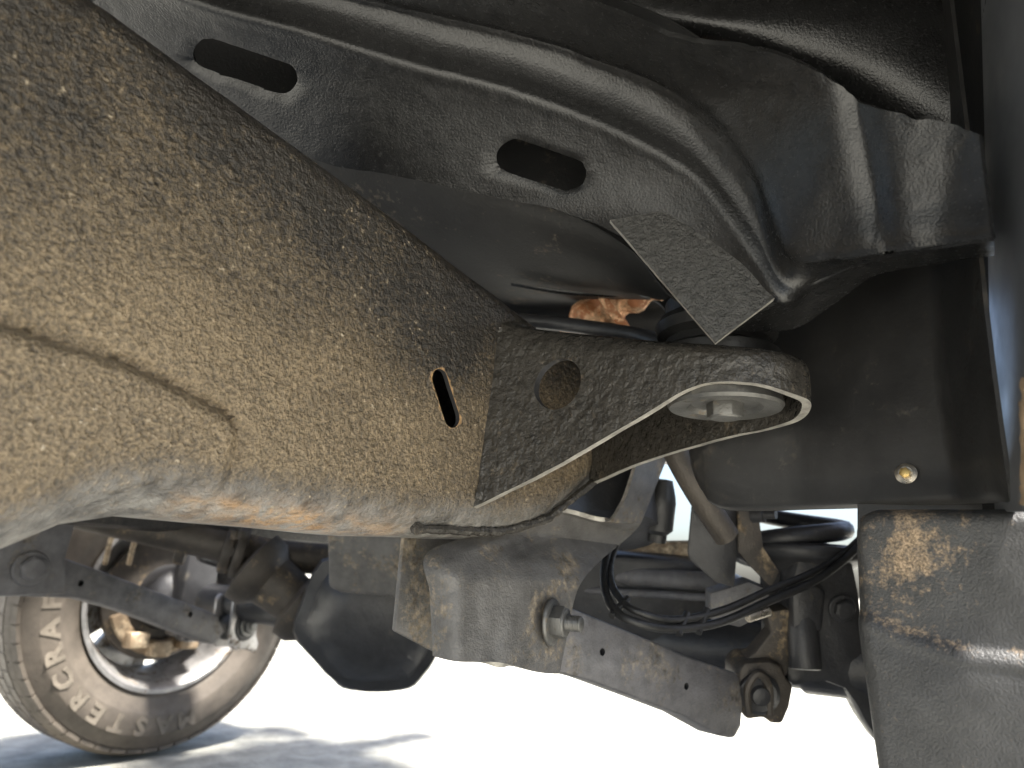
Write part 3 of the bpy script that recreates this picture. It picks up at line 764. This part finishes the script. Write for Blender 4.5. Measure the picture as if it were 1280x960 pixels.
bm = bmesh.new(); prism(bm, [(.15, 1.8, .50), (.15, 2.1, .50), (.15, 2.1, .9), (.15, 1.8, .9)], (.02, 0, 0)); obj('fender_liner', bm, 'floor_dark', label='fender liner behind the far tyre')
bm = bmesh.new(); G = [[(1.28+.03*math.sin(z*20), y, z) for z in np.linspace(.74, 1.12, 8)] for y in np.linspace(.45, 1.78, 14)]
grid(bm, G); obj('gap_blocker', bm, 'floor_dark', label='dark panel added to block the bright gap behind the exhaust', solid=.004)  # dark panel added to stop bright sky showing above the oil pan
bm = bmesh.new(); G = [[(x, y, 1.08+.02*math.sin(y*7)) for y in np.linspace(-.12, 1.58, 20)] for x in np.linspace(.98, 1.50, 12)]
grid(bm, G); obj('engine_bay_cover', bm, 'floor_dark', label='dark sheet added over the engine bay to keep light out', solid=.004)  # cover sheet added to keep light out from above, trimmed for its shadow

# ------------------------------------------------------------------ near suspension seen below the bracket
# knuckle / axle end
bm = bmesh.new()
P = [D(x, y, 1.0) for x, y in ((985, 745), (1000, 690), (1040, 685), (1066, 690), (1076, 740), (1084, 800), (1106, 940), (1082, 905), (1070, 882), (1056, 863), (1035, 855), (1010, 856), (990, 862), (984, 850))]
prism(bm, P, FW*.05)
kn = obj('steering_knuckle', bm, 'black_steel', label='black steering knuckle behind the mud flap', bevel=.014)
bm = bmesh.new(); P = [D(x, y, .985) for x, y in ((990, 735), (1020, 728), (1035, 740), (1030, 790), (1015, 800), (992, 795))]; prism(bm, P, FW*.03); obj('knuckle_boss', bm, 'black_steel', kn, bevel=.008)
hexbolt('bolt', D(1052, 760, .998), -FW, .012, .008, 'black_steel', kn)
# near wheel (hidden for the most part behind flap and liner)
wheel(Vector((1.16, .06, .378)), Vector((0, -1, 0)), .372, .225, .222, False, 'near wheel behind the mud flap', 0)
coil('coil_spring', D(985, 640, 1.10)[:2], .078, .0135, .535, .98, 6.0, 'black coil spring above the near axle')
bm = bmesh.new(); c = D(1000, 690, 1.08)
lathe(bm, [(.03, -.07), (.055, -.03), (.095, -.012), (.10, 0), (.095, .008), (.05, .012)], (c[0], c[1], c[2]), (0, 0, 1), 32)
box(bm, (c[0]-.02, c[1]+.02, c[2]-.085), (.06, .05, .12)); tube(bm, [(c[0]-.06, c[1]-.02, c[2]-.16), (c[0]-.055, c[1]-.015, c[2]-.06), (c[0]-.02, c[1], c[2]-.01)], [.022, .020, .03], 14); obj('spring_perch', bm, 'black_steel', label='spring perch on the near axle', bevel=.008)
# shock bracket plates
bm = bmesh.new()
P = [D(x, y, .98) for x, y in ((868, 600), (905, 612), (922, 625), (922, 690), (918, 735), (895, 728), (862, 700), (860, 690))]; prism(bm, P, FW*.006)
obj('spring_bracket', bm, 'black_steel', label='black folded bracket plate beside the coil', bevel=.002)
bm = bmesh.new()
P = [D(x, y, .97) for x, y in ((922, 600), (948, 600), (950, 650), (955, 685), (975, 715), (965, 735), (935, 705), (923, 690))]; prism(bm, P, FW*.008)
sb = obj('shock_bracket', bm, 'dirty_steel', label='bent dark bracket holding a stud', bevel=.003)
bm = bmesh.new(); a = D(940, 644, .95); b = D(970, 643, .93); tube(bm, [a, a+(b-a)*.5, a+(b-a)*.52, b], [.010, .010, .006, .006], 12); obj('stud', bm, 'black_steel', sb)
# sway bar link (diagonal)
bm = bmesh.new(); tube(bm, catmull([D(835, 545, .90), D(858, 590, .90), D(885, 635, .91), D(908, 670, .92)], 4), .0165, 16)
obj('sway_bar_link', bm, 'dirty_steel', label='diagonal grey link bar behind the bracket')
# bump stop with bright nut
bm = bmesh.new(); a, b = D(828, 618, 1.0), D(822, 668, 1.0); ax_ = b-a
lathe(bm, [(.012, -.02), (.018, 0), (.020, .01), (.020, .048), (.013, .055), (.013, .066), (.008, .067)], a, ax_, 24)
bs = obj('bump_stop', bm, 'rubber', label='black bump stop')
hexbolt('nut', b, ax_, .009, .010, 'zinc', bs, washer=False)
# engine mount / shiny casting in the gap above the strut
bm = bmesh.new(); c = D(765, 612, 1.05)
lathe(bm, [(.02, -.075), (.07, -.065), (.078, -.01), (.062, .02), (.07, .04), (.03, .09)], c, (0.3, .2, 1), 24); obj('casting', bm, 'black_steel', label='glossy dark casting behind the bracket strut')
# tan drag link and rods behind
bm = bmesh.new(); tube(bm, [D(740, 692, 1.25), D(890, 690, 1.2)], .020, 18); obj('drag_link', bm, 'tan_steel', label='tan dusty steering link')
bm = bmesh.new(); tube(bm, [D(700, 715, 1.2), D(900, 728, 1.13)], .015, 16); obj('tie_rod', bm, 'arm_paint', label='grey steering rod above a thin pipe')
bm = bmesh.new(); tube(bm, [D(690, 735, 1.18), D(900, 748, 1.11)], .006, 12); obj('thin_pipe', bm, 'arm_paint')
bm = bmesh.new()
P = [D(x, y, 1.16) for x, y in ((690, 690), (880, 702), (960, 740), (960, 830), (860, 815), (690, 770))]; prism(bm, P, FW*.05); obj('axle_truss', bm, 'black_steel', label='dark casting behind the brake hoses', bevel=.01)
bm = bmesh.new(); P = [D(x, y, 1.02) for x, y in ((888, 742), (936, 727), (962, 738), (962, 765), (925, 785), (888, 775))]; prism(bm, P, FW*.03); obj('caliper_tab', bm, 'arm_paint', bevel=.003)
bm = bmesh.new(); P = [D(x, y, 1.0) for x, y in ((958, 765), (965, 790), (945, 815), (925, 830), (925, 845), (985, 845), (990, 800), (1000, 760))]; prism(bm, P, FW*.03); obj('axle_tab', bm, 'dirty_steel', bevel=.003)
# brake hoses with clips
hose = [(790, 640, 1.06), (770, 668, 1.02), (757, 700, .96), (756, 735, .88), (768, 762, .83), (795, 778, .81), (840, 786, .83), (900, 778, .86), (960, 752, .90), (1015, 728, .94), (1055, 700, .97), (1080, 675, 1.0)]
hose2 = [(796, 640, 1.07), (777, 668, 1.03), (764, 700, .97), (764, 728, .89), (778, 752, .84), (800, 766, .82), (845, 775, .84), (905, 762, .87), (960, 738, .91), (1010, 718, .95), (1050, 695, .98), (1080, 668, 1.01)]
hb = bmesh.new(); tube(hb, catmull(pts(hose), 8), .0052, 10); ho = obj('brake_hose', hb, 'rubber', label='black brake hose looping above the control arm')
hb = bmesh.new(); tube(hb, catmull(pts(hose2), 8), .0045, 10); ho2 = obj('sensor_cable', hb, 'rubber', label='thin cable clipped along the brake hose')
for i in (4.1, 6.2, 6.6):
    p = catmull(pts(hose), 10)[int(i*10)]; q = catmull(pts(hose2), 10)[int(i*10)]
    hb = bmesh.new(); d = (q-p)/np.linalg.norm(q-p); tube(hb, [p-d*.009, q+d*.009], .0045, 8); obj('clip', hb, 'rubber', ho)
hb = bmesh.new(); tube(hb, [D(935, 772, .885), D(960, 764, .90)], .0062, 10); obj('hose_ferrule', hb, 'zinc', ho)

finish()
